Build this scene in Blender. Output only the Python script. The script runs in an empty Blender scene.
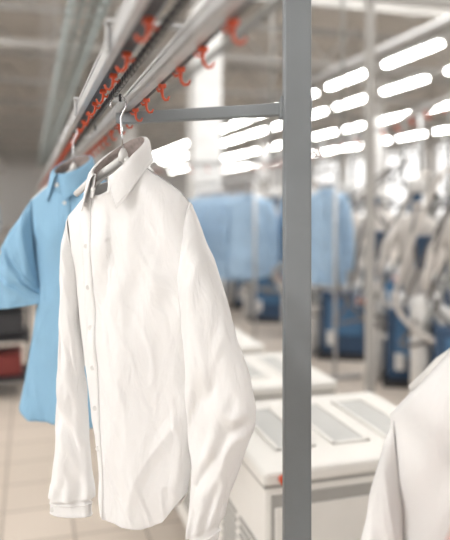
import bpy, bmesh, math, random
import numpy as np
from mathutils import Vector, Matrix, noise
random.seed(4)
S = bpy.context.scene
ANG = math.atan(0.30)          # hall axis is turned 16.7 deg from the view axis
EYE = 1.55

# ------------------------------------------------------------------ materials
def mat(name, col, rough=0.6, metal=0.0, var=0.06, scale=6, bump=0.0, bscale=200, trans=0.0, emit=None, es=0, sheen=0, coat=0, wrinkle=0):
    m = bpy.data.materials.new(name); m.use_nodes = True
    nt = m.node_tree; N = nt.nodes; Lk = nt.links
    b = N["Principled BSDF"]
    b.inputs["Roughness"].default_value = rough
    b.inputs["Metallic"].default_value = metal
    b.inputs["Sheen Weight"].default_value = sheen
    b.inputs["Coat Weight"].default_value = coat
    tc = N.new("ShaderNodeTexCoord")
    nz = N.new("ShaderNodeTexNoise"); nz.inputs["Scale"].default_value = scale; nz.inputs["Detail"].default_value = 4
    Lk.new(tc.outputs["Object"], nz.inputs["Vector"])
    cr = N.new("ShaderNodeValToRGB")
    cr.color_ramp.elements[0].position = 0.3; cr.color_ramp.elements[1].position = 0.7
    c0 = [max(0, c*(1-var)) for c in col]; c1 = [min(1, c*(1+var)) for c in col]
    cr.color_ramp.elements[0].color = (*c0, 1); cr.color_ramp.elements[1].color = (*c1, 1)
    Lk.new(nz.outputs["Fac"], cr.inputs["Fac"]); Lk.new(cr.outputs["Color"], b.inputs["Base Color"])
    if emit:
        b.inputs["Emission Color"].default_value = (*emit, 1); b.inputs["Emission Strength"].default_value = es
    if bump:
        n2 = N.new("ShaderNodeTexNoise"); n2.inputs["Scale"].default_value = bscale
        Lk.new(tc.outputs["Object"], n2.inputs["Vector"])
        bp = N.new("ShaderNodeBump"); bp.inputs["Strength"].default_value = bump; bp.inputs["Distance"].default_value = 0.002
        Lk.new(n2.outputs["Fac"], bp.inputs["Height"]); Lk.new(bp.outputs["Normal"], b.inputs["Normal"])
        if wrinkle:   # fine pressed-cotton wrinkles: stretched, distorted noise
            mp = N.new("ShaderNodeMapping"); mp.inputs["Scale"].default_value = (1,1,0.35); mp.inputs["Rotation"].default_value = (0,0.25,0)
            Lk.new(tc.outputs["Object"], mp.inputs[0])
            n3 = N.new("ShaderNodeTexNoise"); n3.inputs["Scale"].default_value = 22; n3.inputs["Detail"].default_value = 3
            n3.inputs["Distortion"].default_value = 0.8
            Lk.new(mp.outputs[0], n3.inputs["Vector"])
            b2 = N.new("ShaderNodeBump"); b2.inputs["Strength"].default_value = wrinkle; b2.inputs["Distance"].default_value = 0.010
            Lk.new(n3.outputs["Fac"], b2.inputs["Height"]); Lk.new(b2.outputs["Normal"], bp.inputs["Normal"])
    if trans:
        t = N.new("ShaderNodeBsdfTranslucent"); Lk.new(cr.outputs["Color"], t.inputs["Color"])
        mx = N.new("ShaderNodeMixShader"); mx.inputs[0].default_value = trans
        Lk.new(b.outputs[0], mx.inputs[1]); Lk.new(t.outputs[0], mx.inputs[2])
        Lk.new(mx.outputs[0], N["Material Output"].inputs["Surface"])
    return m

M = dict(
 white=mat("white_cotton", (0.82,0.81,0.80), 0.85, var=0.01, bump=0.08, bscale=900, trans=0.06, sheen=0.05, wrinkle=0.55),
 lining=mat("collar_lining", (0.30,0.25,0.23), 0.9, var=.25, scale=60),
 blue=mat("blue_cotton", (0.27,0.48,0.66), 0.85, var=0.03, bump=0.1, bscale=700, trans=0.12, wrinkle=0.5),
 paleblue=mat("pale_blue_cotton", (0.38,0.54,0.72), 0.85, trans=0.12),
 pink=mat("pink_cotton", (0.78,0.58,0.54), 0.85, trans=0.12),
 button=mat("button_pearl", (0.68,0.67,0.65), 0.3, coat=0.4),
 steel=mat("galvanised_steel", (0.50,0.50,0.50), 0.38, 0.5, var=0.08, scale=20),
 chrome=mat("chrome_wire", (0.60,0.60,0.61), 0.2, 1.0),
 post=mat("painted_grey_steel", (0.20,0.215,0.225), 0.5, 0.2, var=0.08, scale=5, bump=0.1, bscale=80),
 dark=mat("dark_metal", (0.05,0.05,0.055), 0.5, 0.4),
 mid=mat("mid_grey", (0.26,0.26,0.25), 0.6),
 orange=mat("orange_plastic", (0.60,0.085,0.028), 0.4),
 cab=mat("cabinet_enamel", (0.72,0.70,0.665), 0.4, var=0.03),
 panel=mat("cabinet_recess", (0.46,0.46,0.445), 0.5),
 vent=mat("vent_dark", (0.34,0.33,0.31), 0.6),
 navy=mat("navy_enamel", (0.03,0.07,0.14), 0.45),
 mblue=mat("machine_blue", (0.06,0.16,0.30), 0.45),
 mwhite=mat("machine_white", (0.68,0.67,0.65), 0.5),
 hose=mat("hose_grey", (0.14,0.13,0.125), 0.6),
 form=mat("form_cloth", (0.52,0.49,0.46), 0.9),
 red=mat("dark_red", (0.20,0.03,0.025), 0.6),
 wall=mat("plaster_wall", (0.66,0.65,0.64), 0.9),
 ceil=mat("ceiling_panel", (0.57,0.545,0.51), 0.9),
 beam=mat("roof_steel", (0.38,0.37,0.355), 0.7),
 tray=mat("tray_wire", (0.36,0.41,0.41), 0.45, 0.3),
 tube=mat("lamp_tube", (0.9,0.9,0.9), 0.5, emit=(1.0,0.985,0.955), es=34),
 fixt=mat("lamp_housing", (0.40,0.40,0.39), 0.5),
 colm=mat("column_paint", (0.76,0.76,0.755), 0.7),
)
# tiled floor
fm = mat("floor_tile", (0.5,0.45,0.40), 0.35); nt = fm.node_tree; b = nt.nodes["Principled BSDF"]
br = nt.nodes.new("ShaderNodeTexBrick"); br.offset = 0; br.squash = 1
br.inputs["Scale"].default_value = 1; br.inputs["Brick Width"].default_value = 0.33; br.inputs["Row Height"].default_value = 0.33
br.inputs["Mortar Size"].default_value = 0.007
br.inputs["Color1"].default_value = (0.57,0.50,0.435,1); br.inputs["Color2"].default_value = (0.53,0.465,0.40,1); br.inputs["Mortar"].default_value = (0.31,0.265,0.225,1)
mp = nt.nodes.new("ShaderNodeMapping"); tc = nt.nodes.new("ShaderNodeTexCoord")
nt.links.new(tc.outputs["Object"], mp.inputs[0]); nt.links.new(mp.outputs[0], br.inputs["Vector"]); nt.links.new(br.outputs["Color"], b.inputs["Base Color"])
M["floor"] = fm

# ------------------------------------------------------------------ mesh builder
class B:
    def __init__(s, name): s.name=name; s.bm=bmesh.new(); s.mats=[]
    def mi(s, m):
        if m not in s.mats: s.mats.append(m)
        return s.mats.index(m)
    def box(s, c, size, m, rz=0, bevel=0.0, rx=0, ry=0):
        mi=s.mi(m); r=bmesh.ops.create_cube(s.bm, size=1)
        vs=r["verts"]
        bmesh.ops.scale(s.bm, vec=size, verts=vs)
        fs=set(f for v in vs for f in v.link_faces)
        if bevel>0:
            es=list(set(e for v in vs for e in v.link_edges))
            q=bmesh.ops.bevel(s.bm, geom=es, offset=bevel, segments=2, affect='EDGES', profile=0.5)
            vs=list(set(v for f in q["faces"] for v in f.verts) | set(v for v in vs if v.is_valid))
            fs=set(f for v in vs for f in v.link_faces)
        mt=Matrix.Translation(c) @ Matrix.Rotation(rz,4,'Z') @ Matrix.Rotation(ry,4,'Y') @ Matrix.Rotation(rx,4,'X')
        bmesh.ops.transform(s.bm, matrix=mt, verts=vs)
        for f in fs: f.material_index=mi
    def tube(s, pts, r, m, seg=10, caps=True):
        mi=s.mi(m); pts=[Vector(p) for p in pts]; n=len(pts)
        rr = r if isinstance(r,(list,tuple)) else [r]*n
        t0=(pts[1]-pts[0]).normalized()
        up=Vector((0,0,1)) if abs(t0.z)<0.9 else Vector((1,0,0))
        u=t0.cross(up).normalized(); rings=[]
        for i,p in enumerate(pts):
            t=(pts[min(i+1,n-1)]-pts[max(i-1,0)]).normalized()
            u=(u-t*u.dot(t)).normalized(); w=t.cross(u)
            rings.append([s.bm.verts.new(p+(u*math.cos(2*math.pi*k/seg)+w*math.sin(2*math.pi*k/seg))*rr[i]) for k in range(seg)])
        for i in range(n-1):
            for k in range(seg):
                f=s.bm.faces.new((rings[i][k],rings[i][(k+1)%seg],rings[i+1][(k+1)%seg],rings[i+1][k])); f.material_index=mi; f.smooth=True
        if caps:
            for q in (rings[0][::-1],rings[-1]):
                f=s.bm.faces.new(q); f.material_index=mi
    def grid(s, G, m, closed=False, smooth=True):
        mi=s.mi(m); V=[[s.bm.verts.new(p) for p in row] for row in G]
        for i in range(len(V)-1):
            n=len(V[i]); 
            for j in range(n if closed else n-1):
                f=s.bm.faces.new((V[i][j],V[i][(j+1)%n],V[i+1][(j+1)%n],V[i+1][j])); f.material_index=mi; f.smooth=smooth
        return V
    def done(s, loc=(0,0,0), rz=0, parent=None, solid=0):
        bmesh.ops.recalc_face_normals(s.bm, faces=s.bm.faces)
        me=bpy.data.meshes.new(s.name); s.bm.to_mesh(me); s.bm.free()
        for m in s.mats: me.materials.append(M[m])
        o=bpy.data.objects.new(s.name, me); S.collection.objects.link(o)
        o.location=loc; o.rotation_euler=(0,0,rz)
        if parent: o.parent=parent
        if solid:
            md=o.modifiers.new("thick",'SOLIDIFY'); md.thickness=solid; md.offset=0
        return o
def spline(pts, n):
    """Catmull-Rom through pts"""
    P=[Vector(p) for p in pts]; P=[P[0]*2-P[1]]+P+[P[-1]*2-P[-2]]; out=[]; k=len(P)-3
    for i in range(n):
        t=i/(n-1)*k; a=min(int(t),k-1); u=t-a; p0,p1,p2,p3=P[a:a+4]
        out.append(0.5*((2*p1)+(p2-p0)*u+(2*p0-5*p1+4*p2-p3)*u*u+(3*p1-p0-3*p2+p3)*u**3))
    return out
def W(x0,y,z): return Vector((x0-0.30*y, y, z))

# ------------------------------------------------------------------ shirts
def ridge(v,w=2.6):
    return max(1-abs(noise.noise(v))*w,-0.2)
def fold(x,z,sd,f1=11,f2=1.7):
    a=noise.noise(Vector((x*f1+z*1.5,z*f2,sd)))
    b_=noise.noise(Vector((x*f1*2.1-z*3.0,z*f2*2.2,sd+7)))
    c=ridge(Vector((x*f1*0.8+z*4.5,z*3.2-x*2,sd+13)))
    d=ridge(Vector((x*f1*1.1-z*5.5,z*2.6+x*3,sd+29)),4.0)
    e=ridge(Vector((x*f1*2.0+z*7.5,z*5.0-x*6,sd+41)),5.0)
    return a*1.0+b_*0.45+c*0.40+d*0.30+e*0.16
def shirt(bd, m, L, R, top, hem, sleeves, seed=0, amp=0.011, bmax=0.058, neck=0.0, nr=0.055, drop=0.05, nv=110, nu=150, placket=None, cuffs=True, collar=None, nbut=7, opened=0):
    """L,R: lists (v, x); top: list (x,z); hem: list(x,z); sleeves: list of (outer pts, inner pts, yoff)"""
    ip=lambda T,q: float(np.interp(q,[a for a,_ in T],[b for _,b in T]))
    l0,r0=ip(L,0),ip(R,0)
    def x0t(xn): return (l0+r0)/2+(r0-l0)/2*xn
    def P(v,xn,front):
        l,r=ip(L,v),ip(R,v); c=(l+r)/2; h=(r-l)/2; x=c+h*xn
        zt=ip(top,x0t(xn)); zh=ip(hem,x)
        nk=max(0,1-((x0t(xn)-neck)/nr)**2)**0.5
        if front: zt-=drop*nk
        z=zt+(zh-zt)*v
        e=max(0,1-abs(xn)**2.2)**0.5
        w=min(v/0.16,1); rb=(1-(1-w)**2)**0.5
        d=(0.006+(bmax-0.006)*rb)*e+0.048*nk*(1-rb)
        ramp=min(1,v*5+0.05)*(0.55+0.75*v)
        d2=fold(x,z,seed+(0 if front else 20))*amp*ramp*min(1,e*1.6)
        d2+=amp*0.35*math.sin(x*55+z*26*(1 if x>neck else -1))*math.exp(-((v-0.22)/0.16)**2)*e
        y=(-1 if front else 1)*(d+d2)
        xx=x+noise.noise(Vector((z*5,seed+3,xn)))*0.005*v
        return Vector((xx,y,z))
    G=[]
    for i in range(nv+1):
        v=i/nv; row=[]
        for j in range(nu):
            th=2*math.pi*j/nu; c=math.cos(th)
            row.append(P(v, math.copysign(abs(c)**0.9,c), math.sin(th)<0))
        G.append(row)
    bd.grid(G,m,closed=True)
    if placket:
        xa,xb=placket
        def pl(v): return xa+(xb-xa)*v
        G=[]
        for i in range(nv+1):
            v=0.012+i/nv*0.985; row=[]
            for q in (-1,-1,-0.33,0.33,1,1):
                p=P(v,max(-.97,pl(v)+q*0.10),True); row.append(p+Vector((0,-0.0004 if abs(q)==1 and len(row) in (0,5) else -0.0019,0)))
            G.append(row)
        bd.grid(G,m)
        for k in range(nbut):
            v=0.05+k*0.125
            p=P(v,pl(v),True)+Vector((0,-0.0026,0))
            bd.tube([p+Vector((0,0.001,0)),p+Vector((0,-0.0010,0))],0.0048,"button",12)
    for si,(O,I,yo,th0) in enumerate(sleeves):
        n=130; nsg=70; O_=spline([(a,0,b) for a,b in O],n); I_=spline([(a,0,b) for a,b in I],n); G=[]
        for i in range(n):
            t=i/(n-1); c=(O_[i]+I_[i])/2; A=(O_[i]-I_[i])/2
            bt=th0*(1-0.45*t)*min(1,0.45+t*6)
            if cuffs and t>0.90: A=A*(0.80 if t<0.93 else 0.9); bt*=0.9
            row=[]
            for j in range(nsg):
                a=2*math.pi*j/nsg; ca,sa=math.cos(a),math.sin(a)
                p=c+A*math.copysign(abs(ca)**0.9,ca)
                f=fold(p.x*1.1,p.z,seed+31+si*5,f1=15,f2=2.6)*amp*0.95*min(1,t*5+0.1)
                if cuffs: f+=amp*0.55*math.sin(ca*9+t*3+si)*math.exp(-((t-0.86)/0.06)**2)
                wv=noise.noise(Vector((t*7,ca*1.6+si*4,seed)))*3.5
                f+=amp*0.60*math.sin(t*26+ca*3.5+si*2+wv)*math.exp(-((t-0.55)/0.20)**2)
                if cuffs and t>0.9: f*=0.25
                row.append(Vector((p.x+ (0 if abs(ca)<.9 else noise.noise(Vector((p.z*14,si,seed)))*0.006), yo*min(1,t*3) - (bt+f)*sa, p.z)))
            G.append(row)
        bd.grid(G,m,closed=True)
        bd.tube(G[1]+[G[1][0]],0.0012,m,6,caps=False)      # armhole seam
        if cuffs:
            for tt in (0.935,0.995):
                i=int(tt*(n-1)); ring=G[i]; bd.tube([Vector(p)+Vector((0,(-0.0006 if p.y<yo else 0.0006),0)) for p in ring+[ring[0]]],0.0014,m,6,caps=False)
            p=G[int(.965*(n-1))][int(nsg*0.12)]; bd.tube([p,p+Vector((0,-0.003,0))],0.005,"button",10)
        else:
            ring=G[int(0.93*(n-1))]; bd.tube(ring+[ring[0]],0.0011,m,6,caps=False)
    if collar:
        C,F,Sd,r,tilt=collar; C=Vector(C);F=Vector(F).normalized();Sd=Vector(Sd).normalized(); up=Vector((0,0,1))
        n=96
        def pt(ph,rr,z): return C+F*(rr*math.cos(ph))+Sd*(rr*1.02*math.sin(ph))+up*(z-tilt*math.cos(ph))
        g0=math.radians(opened); span=2*math.pi-g0-math.radians(4 if opened else 0)
        def ph_(j): return g0+span*j/n
        def hgt(j):
            return 0.6+0.4*min(1,(j/n)*6) if opened else 1
        st=[]
        for k in range(8):
            q=k/7; st.append([pt(ph_(j), r-0.004*q+0.003*(1-q), -0.016+0.050*q*hgt(j)) for j in range(n+1)])
        bd.grid(st,m)
        st=[[pt(ph_(j), r-0.004*q+0.003*(1-q)-0.0024, -0.016+0.0495*q*hgt(j)) for j in range(n+1)] for q in (0,.25,.5,.75,1)]
        bd.grid(st[1:],"lining"); bd.grid(st[:2],m)
        for sg in (1,-1):
            G=[]; ks=14; s0=max(math.radians(5),g0+.03) if sg==1 else math.radians(6)
            for k in range(ks+1):
                q=k/ks; row=[]
                for j in range(61):
                    ph=s0+(math.pi*1.0-s0)*(j/60)
                    near=max(0,1-(ph-s0*.6)/1.7)
                    ln=0.043+0.038*near**1.5
                    ph2=ph+0.34*q*near
                    roll=math.sin(min(1,q*5)*math.pi/2)
                    rr=r-0.004+0.009*roll+0.014*q*(0.4+0.6*near)+0.002*math.sin(ph*3)*q
                    h0=0.034*(0.6+0.4*min(1,(ph-g0)/span*6) if (opened and sg==1) else 1)
                    z=h0+0.003*math.sin(min(1,q*6)*math.pi)-ln*q
                    row.append(pt(sg*ph2,rr,z))
                G.append(row)
            bd.grid(G,m)
            bd.tube([G[-1][j] for j in range(61)],0.0013,m,6); bd.tube([G[k][0] for k in range(ks+1)],0.0013,m,6)
            bd.tube([G[-2][j].lerp(G[-1][j],0.1)+(G[-2][j]-C).normalized()*0.0006 for j in range(2,61)],0.0007,m,5)
        p=pt(-.05,r+0.001,0.002); bd.tube([p,p+F*0.004],0.0055,"button",12)

def hanger(bd, c, hook_top, span, drop=0.05, m="mwhite", wire="chrome", ya=0):
    c=Vector(c); h=Vector(hook_top)
    for s_ in (-1,1):
        bd.tube([c+Vector((0,0,0.0)), c+Vector((s_*span*0.3,0,-drop*0.35)), c+Vector((s_*span*0.7,0,-drop*0.8)), c+Vector((s_*span,0,-drop*1.25))],[0.009,0.008,0.008,0.006],m,10)
    bd.tube([c+Vector((0,0,-0.006)),c+Vector((0,0,0.012)),c+Vector((0,0,0.022))],[0.012,0.009,0.004],m,12)
    R=0.019; cen=h-Vector((0,0,R)); pts=[c+Vector((0,0,0.015)), c.lerp(cen,0.45)+Vector((0.002,0,0))]
    pts.append(cen+Vector((0.006,0,-R*1.5)))
    for k in range(15):
        a=math.radians(-50+k*(245/14)); pts.append(cen+Vector((R*math.cos(a),0,R*math.sin(a))))
    bd.tube(pts,0.0017,wire,8)

# ---- hero white shirt
zz=EYE
bd=B("white_shirt")
R_O=[(.169,.006),(.196,-.060),(.2340,-.145),(.2706,-.250),(.3005,-.345),(.3150,-.402),(.3003,-.459),(.2711,-.532),(.2485,-.604),(.2297,-.706)]
R_I=[(.150,-.1425),(.153,-.173),(.160,-.234),(.164,-.294),(.168,-.395),(.173,-.475),(.1794,-.535),(.174,-.600),(.168,-.66),(.1616,-.72)]
L_O=[(-.127,-.026),(-.134,-.099),(-.136,-.209),(-.139,-.32),(-.148,-.475),(-.161,-.589),(-.173,-.634),(-.173,-.682)]
L_I=[(-.098,-.131),(-.096,-.207),(-.0915,-.29),(-.0863,-.37),(-.0785,-.45),(-.070,-.53),(-.0605,-.61),(-.0565,-.668)]
F=(-.448,-.893,0); Sd=(.893,-.448,0)
shirt(bd,"white",
  L=[(0,-.127),(.28,-.100),(.61,-.070),(.84,-.048),(1,-.032)],
  R=[(0,.171),(.2,.180),(.48,.183),(.7,.178),(.9,.169),(1,.157)],
  top=[(-.127,-.026),(-.10,-.002),(-.048,.050),(.010,.080),(.062,.080),(.12,.047),(.150,.026),(.171,-.002)],
  hem=[(-.04,-.630),(-.01,-.648),(.03,-.658),(.08,-.656),(.12,-.638),(.157,-.59)],
  sleeves=[(R_O,R_I,-.012,.040),(L_O,L_I,-.005,.030)], seed=2, amp=0.0140, bmax=.044, neck=.006, nr=.058,
  placket=(-.56,-.84), collar=((.004,-.002,.072),F,Sd,.058,.042), nv=220,nu=300, opened=34)
hanger(bd,(.010,.004,.098),(-.002,.004,.232),.12,drop=.06)
ws=bd.done(loc=(-.227,1.38,zz), rz=-math.radians(22), solid=0.0009)

# ---- blue short sleeved shirt behind
bd=B("blue_short_sleeve_shirt")
shirt(bd,"blue",
  L=[(0,-.128),(.4,-.098),(.7,-.125),(1,-.160)],
  R=[(0,.21),(.3,.20),(1,.21)],
  top=[(-.128,.016),(-.06,.062),(-.04,.088),(.05,.09),(.12,.065),(.21,.02)],
  hem=[(-.165,-.590),(-.1,-.620),(.21,-.63)],
  sleeves=[([(-.122,.018),(-.187,-.080),(-.232,-.185),(-.262,-.315)],[(-.095,-.225),(-.092,-.245),(-.082,-.265),(-.072,-.285)],-.01,.055),
           ([(.205,.022),(.25,-.075),(.29,-.185),(.32,-.30)],[(.18,-.225),(.182,-.245),(.185,-.265),(.19,-.29)],-.01,.055)],
  seed=9, amp=0.016, cuffs=False, collar=((.004,0,.085),(-.3,-.9,0),(.9,-.3,0),.055,.03), placket=(-.2,-.2), neck=.004,nv=80,nu=110,nbut=2)
hanger(bd,(.008,0,.10),(0,0,.232),.13,drop=.07)
bd.done(loc=(-.450,1.90,zz), rz=-math.radians(12), solid=0.001)

def generic(name,m,loc,rz,seed,w=.24,ln=.74,hk=.232,long=True,nv=50,nu=64,hang=True,cl=True,amp=.014,slope=0):
    bd=B(name)
    zs=.015-slope
    if long:
        sl=[([(w*.97,zs),(w*1.18,zs-.14),(w*1.30,zs-.32),(w*1.32,zs-.5),(w*1.27,zs-.66)],[(w*.85,zs-.20),(w*.9,zs-.3),(w*.93,zs-.4),(w*.93,zs-.5),(w*.92,zs-.66)],-.01,.045)]
    else:
        sl=[([(w*.97,.02),(w*1.2,-.08),(w*1.38,-.17),(w*1.5,-.25)],[(w*.85,-.20),(w*.88,-.22),(w*.93,-.24),(w*1.0,-.27)],-.01,.05)]
    sl.append(([(-a,b) for a,b in sl[0][0]],[(-a,b) for a,b in sl[0][1]],-.01,.045))
    shirt(bd,m,L=[(0,-w),(.3,-w*.9),(1,-w*.95)],R=[(0,w),(.3,w*.9),(1,w*.95)],
      top=[(-w,zs),(-.07,.07-slope*.15),(-.04,.088),(.04,.088),(.07,.07-slope*.15),(w,zs)],
      hem=[(-w,-ln+.13),(-w*.6,-ln+.09),(w*.6,-ln+.09),(w,-ln+.13)],sleeves=sl,seed=seed,amp=amp,nv=nv,nu=nu,cuffs=long,
      collar=((0,0,.08),(0,-1,0),(1,0,0),.056,.03) if cl else None,placket=(0,0))
    if hang: hanger(bd,(0,0,.10),(0,0,hk),.15,drop=.05+slope*.6)
    return bd.done(loc=loc,rz=rz,solid=0.001)

# ------------------------------------------------------------------ overhead conveyor
conv=bpy.data.objects.new("overhead_garment_conveyor",None); S.collection.objects.link(conv)
def railbox(name,x0,z,w,h,m,y0=-0.6,y1=11,lips=True):
    b_=B(name); ym=(y0+y1)/2; ln=(y1-y0)*math.hypot(1,.3)
    b_.box(W(x0,ym,z),(w,ln,h),m,rz=ANG,bevel=min(w,h)*.2)
    if lips:
        b_.box(W(x0+w*.5,ym,z-h*.42),(w*.25,ln,h*.22),"dark",rz=ANG)
        b_.box(W(x0-w*.5,ym,z+h*.42),(w*.25,ln,h*.2),m,rz=ANG)
    return b_.done(parent=conv)
zr=EYE+.236
railbox("rail_near",.229,zr,.024,.028,"steel")
railbox("rail_far",.126,zr+.004,.016,.028,"steel")
railbox("chain_channel",.150,zr+.010,.020,.022,"dark",lips=False)
ch=B("drive_chain")
y=-.4
while y<8:
    ch.box(W(.178,y,zr+.000),(.010,.022,.014),"dark",rz=ANG,bevel=.002)
    ch.tube([W(.178,y+.014,zr-.004),W(.178,y+.03,zr-.004)],.004,"mid",6)
    y+=.032
for yy in (1.37,1.90):
    ch.tube([W(.19,yy,zr-.002),W(.19,yy,zr-.018)],.003,"dark",8)
ch.done(parent=conv)
brk=B("cross_brackets")
for y in (0.15,.95,1.62,2.5,3.4,4.3,5.2,6.1,7,8,9):
    brk.box(W(.18,y,zr+.026),(.14,.025,.005),"steel",rz=ANG)
    for x0 in (.113,.248): brk.box(W(x0,y,zr+.008),(.004,.025,.04),"steel",rz=ANG)
brk.done(parent=conv)
hk=B("orange_carrier_hooks")
def ohook(p,s=1.0,flip=1):
    rot=Matrix.Rotation(ANG+random.uniform(-.5,.5),3,'Z')
    def q(x,z,y=0): return Vector(p)+rot@Vector((x*s*flip,y*s,z*s))
    hk.box(q(0,.003),(.016*s,.018*s,.010*s),"orange",rz=ANG,bevel=.002)
    hk.box(q(0,-.007),(.006*s,.010*s,.014*s),"orange",rz=ANG,bevel=.0015)
    hk.tube([q(0,-.010),q(.002,-.020),q(.008,-.026),q(.015,-.025),q(.019,-.017)],[.0030*s,.0030*s,.0030*s,.0028*s,.0022*s],"orange",8)
    hk.tube([q(0,-.006),q(-.010,-.009),q(-.014,-.003)],[.0026*s,.0026*s,.0022*s],"orange",8)
y=.78
while y<9:
    ohook(W(.243,y,zr-.020),.85); y+=.150+random.uniform(-.02,.02)
y=.80
while y<9:
    ohook(W(.146,y,zr-.012),.85,flip=-1); y+=.16+random.uniform(-.02,.02)
hk.done(parent=conv)

# stand: post + cross beam
bd=B("conveyor_support_post")
px,py=.150,1.36
bd.box((px,py,1.9),(.056,.05,3.8),"post",rz=0,bevel=.004)
bd.box((px,py,.006),(.16,.16,.012),"post")
for sx in (-.055,.055):
    for sy in (-.055,.055): bd.tube([(px+sx,py+sy,.012),(px+sx,py+sy,.024)],.009,"steel",6)
a=Vector((px,py+.04,EYE+.207)); e=Vector((-.255,1.56,EYE+.207))
d=e-a; bd.box((a+e)/2,(d.length,.03,.026),"post",rz=math.atan2(d.y,d.x),bevel=.002)
bd.box((px,py+.03,EYE+.207),(.066,.06,.045),"post",bevel=.003)
bd.done()

# ------------------------------------------------------------------ wire cable tray
bd=B("wire_cable_tray")
for x0 in (.19,.225,.26,.295,.33): 
    bd.tube([W(x0,.6,EYE+.85),W(x0,14,EYE+.85)],.005,"tray",6)
for x0 in (.18,.34):
    for dz in (.045,.10): bd.tube([W(x0,.6,EYE+.85+dz),W(x0,14,EYE+.85+dz)],.006,"tray",6)
y=.6
while y<14:
    bd.tube([W(.18,y,EYE+.95),W(.18,y,EYE+.85),W(.34,y,EYE+.85),W(.34,y,EYE+.95)],.006,"tray",5); y+=.18
for x0,r in ((.22,.008),(.285,.010)): bd.tube([W(x0+.004*math.sin(i),.6+i*.67,EYE+.868) for i in range(21)],r,"mid",8)
for y in (2.6,5,8,11): 
    bd.tube([W(.18,y,EYE+.86),W(.18,y,4.9)],.006,"steel",6); bd.tube([W(.34,y,EYE+.86),W(.34,y,4.9)],.006,"steel",6)
bd.done()

# ------------------------------------------------------------------ cabinets
def cabinet(name,x0,y,w,dp,h,knob=False):
    bd=B(name)
    bd.box((w/2,dp/2,h/2+.03),(w,dp,h-.1),"cab",bevel=.012)
    bd.box((w/2,dp/2,h-.022),(w+.02,dp+.02,.044),"cab",bevel=.012)
    bd.box((w/2,dp/2,h-.049),(w+.004,dp+.004,.010),"vent")
    n=3; pw=(w-.12)/n
    for k in range(n):
        cx=.06+pw*(k+.5); 
        bd.box((cx,dp*.53,h+.001),(pw-.075,dp*.62,.004),"panel")
        for sx in (-1,1): bd.box((cx+sx*(pw-.075)/2,dp*.53,h+.003),(.014,dp*.62+.014,.008),"cab",bevel=.002)
        for sy in (-1,1): bd.box((cx,dp*.53+sy*dp*.31,h+.003),(pw-.06,.014,.008),"cab",bevel=.002)
    bd.box((w/2,-.001,h*.5),(w-.04,.004,h*.80),"vent")
    bd.box((w/2,-.004,h*.60),(w-.06,.008,h*.50),"cab",bevel=.003)
    bd.box((w/2,-.004,h*.22),(w-.06,.008,h*.24),"cab",bevel=.003)
    for k in range(6): bd.box((w*.5+.08,-.010,h*.47+k*.022),(.22,.004,.008),"vent")
    bd.box((w*.28,-.012,h*.60),(.10,.012,.02),"mid",bevel=.003)
    for g in (.10,.40):
        for k in range(12): bd.box((-.002,dp*g+dp*.14,h*.26+k*.028),(.008,dp*.24,.010),"vent")
    for fx in (.06,w-.06):
        for fy in (.06,dp-.06): bd.tube([(fx,fy,0),(fx,fy,.05)],[.028,.018],"dark",10)
    if knob:
        bd.tube([(.050,-.012,h-.022),(.050,-.030,h-.022)],[.012,.014],"orange",14)
        bd.tube([(.050,0,h-.022),(.050,-.014,h-.022)],.007,"dark",10)
    return bd.done(loc=W(x0,y,0),rz=ANG)
H=.75
cabinet("press_control_cabinet",.705,1.95,.72,.66,H,True)
cabinet("press_control_cabinet",.705,2.78,.66,.60,H,True)
cabinet("press_control_cabinet",.705,3.55,.60,.60,H)
cabinet("press_control_cabinet",.70,4.35,.60,.6,H)

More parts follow.
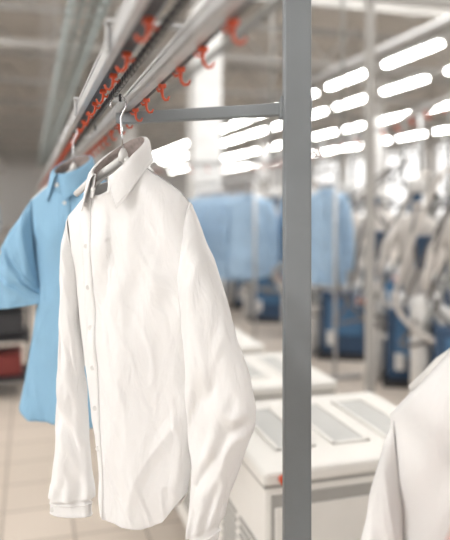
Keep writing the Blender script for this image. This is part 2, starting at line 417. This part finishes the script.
# ------------------------------------------------------------------ finishing machines row
def machine(name,x0,y,rz,s=0,var=0):
    bd=B(name); rnd=random.Random(s)
    bd.box((0,0,.36),(.52,.50,.60),"navy",bevel=.02)
    bd.box((0,0,.03),(.60,.58,.06),"dark")
    bd.box((-.02,-.262,.42),(.34,.02,.34),"mblue",bevel=.006)
    bd.box((.14,-.28,.60),(.12,.03,.09),"mwhite",bevel=.006)
    bd.box((-.16,-.28,.22),(.08,.03,.14),"mwhite",bevel=.006)
    for k in range(2): bd.tube([(.11+.06*k,-.295,.60),(.11+.06*k,-.315,.60)],.018,"orange",10)
    bd.box((0,.05,.70),(.44,.36,.09),"mwhite",bevel=.015)
    bd.box((0,.24,1.15),(.12,.10,1.1),"mblue",bevel=.01)
    bd.box((0,.12,1.72),(.16,.34,.12),"mwhite",bevel=.02)
    bd.tube([(-.34,.0,.0),(-.34,.0,.78),(-.34,0,.86)],[.08,.08,.03],"mwhite",16)
    bd.tube([(.34,.06,.0),(.34,.06,.62)],.06,"mblue",16)
    bd.box((.33,-.08,.95),(.10,.10,.22),"navy",bevel=.01)
    bd.box((-.30,.16,1.18),(.14,.12,.26),"navy",bevel=.01)
    bd.tube([(.33,-.13,.99),(.33,-.15,.99)],.025,"orange",10)
    prof=[(.74,.10,.08),(.85,.13,.10),(1.0,.12,.10),(1.15,.15,.11),(1.30,.18,.11),(1.40,.165,.10),(1.46,.09,.07),(1.50,.045,.045),(1.58,.04,.04)]
    bd.grid([[Vector((a*math.cos(t),-.02+b_*math.sin(t),z)) for t in np.linspace(0,2*math.pi,24,endpoint=False)] for z,a,b_ in prof],"form",closed=True)
    for sx in (-1,1):
        bd.tube([(sx*.16,-.02,1.36),(sx*.26,-.06,1.20),(sx*.31,-.14,1.02),(sx*.32,-.16,.92)],[.045,.038,.03,.025],"form",10)
        bd.tube([(sx*.10,.24,1.55),(sx*.36,.18,1.52),(sx*.40,.0,1.35),(sx*.38,-.08,1.12)],.014,"hose",8)
    for k in range(6):
        x=rnd.uniform(-.3,.3); 
        pts=spline([(x,.26,1.75-.1*k),(x+rnd.uniform(-.2,.2),.1,1.95-.12*k),(x-.35,-.05,1.5-.2*k),(x-.48,-.12,.9-.1*k),(x-.22,-.2,.55),(x-.02,-.24,.5)],26)
        bd.tube(pts,.014+.006*(k%2),("hose","form","hose","mid","hose","mwhite")[k],8)
    bd.tube([(.05,.24,1.7),(.05,.24,2.4)],.02,"steel",8)
    bd.tube([(-.10,.24,1.7),(-.10,.24,2.4)],.014,"mid",8)
    bd.tube([(.18,.2,1.62),(.18,.14,1.62)],.05,"mwhite",14)
    bd.tube([(.18,.14,1.62),(.18,.137,1.62)],.042,"dark",14)
    return bd.done(loc=W(x0,y,0),rz=rz)
for i,y in enumerate([4.9,5.75,6.75,7.75,8.8,9.9,11.1,12.4]): machine("steam_form_finisher",3.30+ (0.12 if i%2 else 0),y,ANG-.5,i)
for i,y in enumerate([5.7,7.1,8.7,10.5]): machine("steam_form_finisher",4.7,y,ANG-.3,20+i)

# racks with blue shirts
def rack(name,x0,y0,y1,z):
    bd=B(name)
    bd.tube([W(x0,y0,z),W(x0,y1,z)],.016,"steel",10)
    for y in (y0,y1):
        bd.tube([W(x0,y,0.04),W(x0,y,z)],.016,"steel",10)
        bd.box(W(x0,y,.02),(.5,.04,.04),"steel",rz=ANG)
    return bd.done()
rack("garment_rack",2.25,6.5,8.75,1.82)
for i,y in enumerate([6.65,6.85,7.05,7.25]):
    generic("pale_blue_shirt","paleblue",W(2.25,y,1.82-.245),ANG-.75+.25*math.sin(i*2),40+i,w=.25,ln=.85+.04*(i%3),amp=.024)
for i,y in enumerate([7.7,7.95,8.2,8.45]):
    generic("pale_blue_shirt","paleblue",W(2.25,y,1.82-.245),ANG-.5+.2*math.cos(i*2),50+i,w=.24,ln=.98,amp=.024)
rack("garment_rack",2.70,5.75,6.65,1.86)
for i,y in enumerate([5.9,6.1,6.3,6.5]):
    generic("pale_blue_shirt","paleblue" if i!=1 else "white",W(2.70,y,1.86-.245),ANG-.9+.3*math.sin(i*2),60+i,w=.20,ln=.88+.04*(i%2),amp=.024)

# right foreground garments on their own rack (just outside the frame)
zR=1.522
bd=B("garment_rack")
bd.tube([(.43,1.03,zR),(1.7,1.33,zR)],.012,"steel",10)
bd.tube([(.42,.728,zR),(1.7,1.035,zR)],.012,"steel",10)
for x,y in ((.80,1.117),(1.65,1.318),(.80,.82),(1.65,1.023)):
    bd.tube([(x,y,.03),(x,y,zR)],.014,"steel",10)
for x,y in ((.80,.97),(1.65,1.17)): bd.box((x,y,.02),(.05,.6,.04),"steel")
bd.done()
generic("white_shirt","white",(.452,1.037,zR-.245),-.42,71,w=.185,ln=.95,hk=.232,nv=100,nu=120,amp=.015,slope=.10)
generic("pink_shirt","pink",(.435,.732,zR-.245),-.9,77,w=.20,ln=.95,hk=.232,slope=.16)

# ------------------------------------------------------------------ secondary curved conveyor with hooks
bd=B("curved_garment_conveyor")
pts=spline([(1.75,2.4,2.60),(1.75,3.4,2.50),(1.62,4.2,2.34),(1.25,5.2,2.17),(.80,6.5,2.08),(.35,7.7,2.05),(-.9,8.35,2.05),(-2.2,8.7,2.05)],90)
bd.tube(pts,.018,"steel",8)
bd.tube([p+Vector((.10,.05,.03)) for p in pts],.014,"mid",8)
for i in range(2,88,2):
    p=pts[i]; bd.tube([p+Vector((0,0,-.01)),p+Vector((0,0,-.05)),p+Vector((.02,0,-.075)),p+Vector((.04,0,-.06))],.008,"orange",6)
    if i%8==0: bd.box(p+Vector((.05,.02,.03)),(.16,.03,.01),"steel")
for i in (20,44,60):
    p=pts[i]; bd.tube([p,Vector((p.x,p.y,4.9))],.016,"mid",8)
bd.done()
def frame(name,x,y,w,h,rz=ANG,m="beam",midb=True):
    bd=B(name)
    for s_ in (-1,1): 
        bd.box((s_*w/2,0,h/2),(.06,.06,h),m,bevel=.006); bd.box((s_*w/2,0,.01),(.16,.16,.02),m)
    bd.box((0,0,h-.05),(w,.06,.09),m,bevel=.006)
    if midb: bd.box((0,0,h*.80),(w,.05,.06),m,bevel=.006)
    return bd.done(loc=(x,y,0),rz=rz)
frame("steel_gantry",1.70,5.12,1.25,3.2,midb=False)

# ------------------------------------------------------------------ left trolley
bd=B("garment_trolley")
for z in (.14,.46,.76): bd.box((0,0,z),(1.0,.5,.03),"dark",bevel=.004)
for sx in (-.48,.48):
    for sy in (-.23,.23):
        bd.tube([(sx,sy,.08),(sx,sy,.82)],.014,"dark",8); bd.tube([(sx-.015,sy,.04),(sx+.015,sy,.04)],.04,"dark",12)
bd.box((-.2,0,.27),(.5,.4,.22),"dark",bevel=.02); bd.box((.28,0,.25),(.3,.38,.18),"red",bevel=.02)
bd.box((.1,0,.58),(.7,.4,.20),"dark",bevel=.03)
bd.done(loc=(-2.12,5.35,0),rz=ANG)
rack("garment_rack",-.9,8.6,12.4,1.9)
for i in range(7): generic("white_shirt","white" if i%3 else "paleblue",W(-.9,8.9+i*.5,1.9-.245),ANG+.3*math.sin(i),90+i,w=.24,ln=.95)

# ------------------------------------------------------------------ hall shell
def plane_obj(name,c,size,m,rz=ANG):
    bd=B(name); bd.box((0,0,0),size,m); return bd.done(loc=c,rz=rz)
plane_obj("floor",W(4,18,-.05),(34,62,.1),"floor")
plane_obj("ceiling",W(4,18,5.05),(34,62,.1),"ceil")
plane_obj("wall_back",W(4,46,2.5),(34,.2,5.2),"wall")
plane_obj("wall_left",W(-11,18,2.5),(.2,60,5.2),"wall")
bd=B("wall_right")
bd.box((0,0,.5),(.3,60,1.0),"wall"); bd.box((0,0,4.6),(.3,60,.9),"wall")
for k in range(16): bd.box((0,-30+k*4,2.6),(.3,.6,3.3),"wall")
for k in range(60): bd.box((0,-29.5+k,2.6),(.06,.06,3.2),"mwhite")
bd.box((0,0,2.6),(.06,60,.06),"mwhite")
bd.done(loc=W(17,18,0),rz=ANG)

bd=B("roof_trusses")
for y in range(2,44,3):
    bd.box(W(4,y,4.55),(30,.12,.12),"beam",rz=ANG); bd.box(W(4,y,4.0),(30,.10,.10),"beam",rz=ANG)
    for k in range(-9,20,1):
        a=W(k,y,4.0); b_=W(k+.5,y,4.55); bd.tube([a,b_],.03,"beam",5); bd.tube([b_,W(k+1,y,4.0)],.03,"beam",5)
for x0 in (-8,-5,-2,1.6,4,7.6,10.5,13): bd.box(W(x0,18,4.75),(.12,58,.14),"beam",rz=ANG)
bd.done()
bd=B("service_ducts")
bd.tube([W(-1.6,0,3.7),W(-1.6,40,3.7)],.16,"mwhite",16)
bd.tube([W(1.2,3,3.5),W(1.2,40,3.5)],.07,"steel",12)
bd.tube([W(2.2,5,3.35),W(2.2,40,3.35)],.045,"mid",10)
bd.tube([W(4.3,5,3.45),W(4.3,40,3.45)],.045,"steel",10)
for y in (6,12,18,24,30):
    for x0,z in ((-1.6,3.7),(1.2,3.5),(2.2,3.35),(4.3,3.45)): bd.tube([W(x0,y,z),W(x0,y,5)],.012,"steel",6)
bd.done()
def column(x0,y,w=.42):
    bd=B("concrete_column")
    bd.box((0,0,2.5),(w,w,5.0),"colm",bevel=.02); bd.box((0,0,.25),(w+.05,w+.05,.5),"wall",bevel=.01); bd.box((0,0,4.8),(w+.2,w+.2,.3),"colm",bevel=.01)
    bd.done(loc=W(x0,y,0),rz=ANG)
for y in (9.4,17,25,33): column(2.52,y)
for y in (9.4,17,25,33): column(-4.2,y); column(9,y)
def lamps(x0,z,y0,y1,step=1.95,off=.7):
    bd=B("fluorescent_lamp_row")
    bd.box(W(x0,(y0+y1)/2,z+.085),(.05,(y1-y0)*1.044,.04),"fixt",rz=ANG)
    y=y0+off
    while y<y1:
        bd.box(W(x0,y,z+.04),(.16,1.50,.03),"fixt",rz=ANG)
        bd.box(W(x0,y,z),(.085,1.42,.04),"tube",rz=ANG,bevel=.012)
        bd.tube([W(x0,y,z+.08),W(x0,y,5)],.008,"steel",5)
        y+=step
    bd.done()
for k,x0 in enumerate((5.6,6.9,9.2,12.2)): lamps(x0,EYE+2.2,3,42,off=.7+.5*k)
for x0 in (-4.5,-7.5): lamps(x0,EYE+2.2,-3,42)
lamps(2.0,EYE+2.35,-6,2.5)  # unseen lamp run, added overhead to brighten the near cabinets
lamps(-1.2,EYE+2.35,-6,2.5)

# ------------------------------------------------------------------ light
w=bpy.data.worlds.new("sky"); S.world=w; w.use_nodes=True
w.node_tree.nodes["Background"].inputs[0].default_value=(1.0,0.99,0.98,1); w.node_tree.nodes["Background"].inputs[1].default_value=1.9
def area(name,loc,tgt,size,power,col=(1,1,1),sy=None):
    l=bpy.data.lights.new(name,'AREA'); l.energy=power; l.size=size; l.color=col
    if sy: l.shape='RECTANGLE'; l.size_y=sy
    o=bpy.data.objects.new(name,l); S.collection.objects.link(o); o.location=loc
    o.rotation_euler=(Vector(tgt)-Vector(loc)).to_track_quat('-Z','Y').to_euler()
area("key_light_left",(-3.2,-.3,2.6),(-.1,1.4,1.1),1.4,72,(1,.985,.975))  # added key light that shades the shirt from the left; no window there
area("ceiling_fill_right",(2.4,6.2,4.9),(2.4,6.2,0),5.0,420,(1,.985,.96))  # fill light added below the ceiling, out of view, to brighten the hall
area("ceiling_fill_left",(-5.2,6.2,4.9),(-5.2,6.2,0),5.0,360,(1,.985,.96))  # matching added fill on the left; the roof has no opening

# ------------------------------------------------------------------ camera
cd=bpy.data.cameras.new("camera"); cam=bpy.data.objects.new("camera",cd); S.collection.objects.link(cam)
cd.sensor_fit='VERTICAL'; cd.sensor_height=36; cd.sensor_width=30; cd.lens=650/540*36
cd.shift_y=-65/540
cam.location=(0,0,EYE); cam.rotation_euler=(math.pi/2,0,0)
cd.dof.use_dof=True; cd.dof.focus_distance=1.33; cd.dof.aperture_fstop=1.8
cd.clip_start=.05
S.camera=cam
S.view_settings.view_transform='Standard'
S.view_settings.exposure=0.0
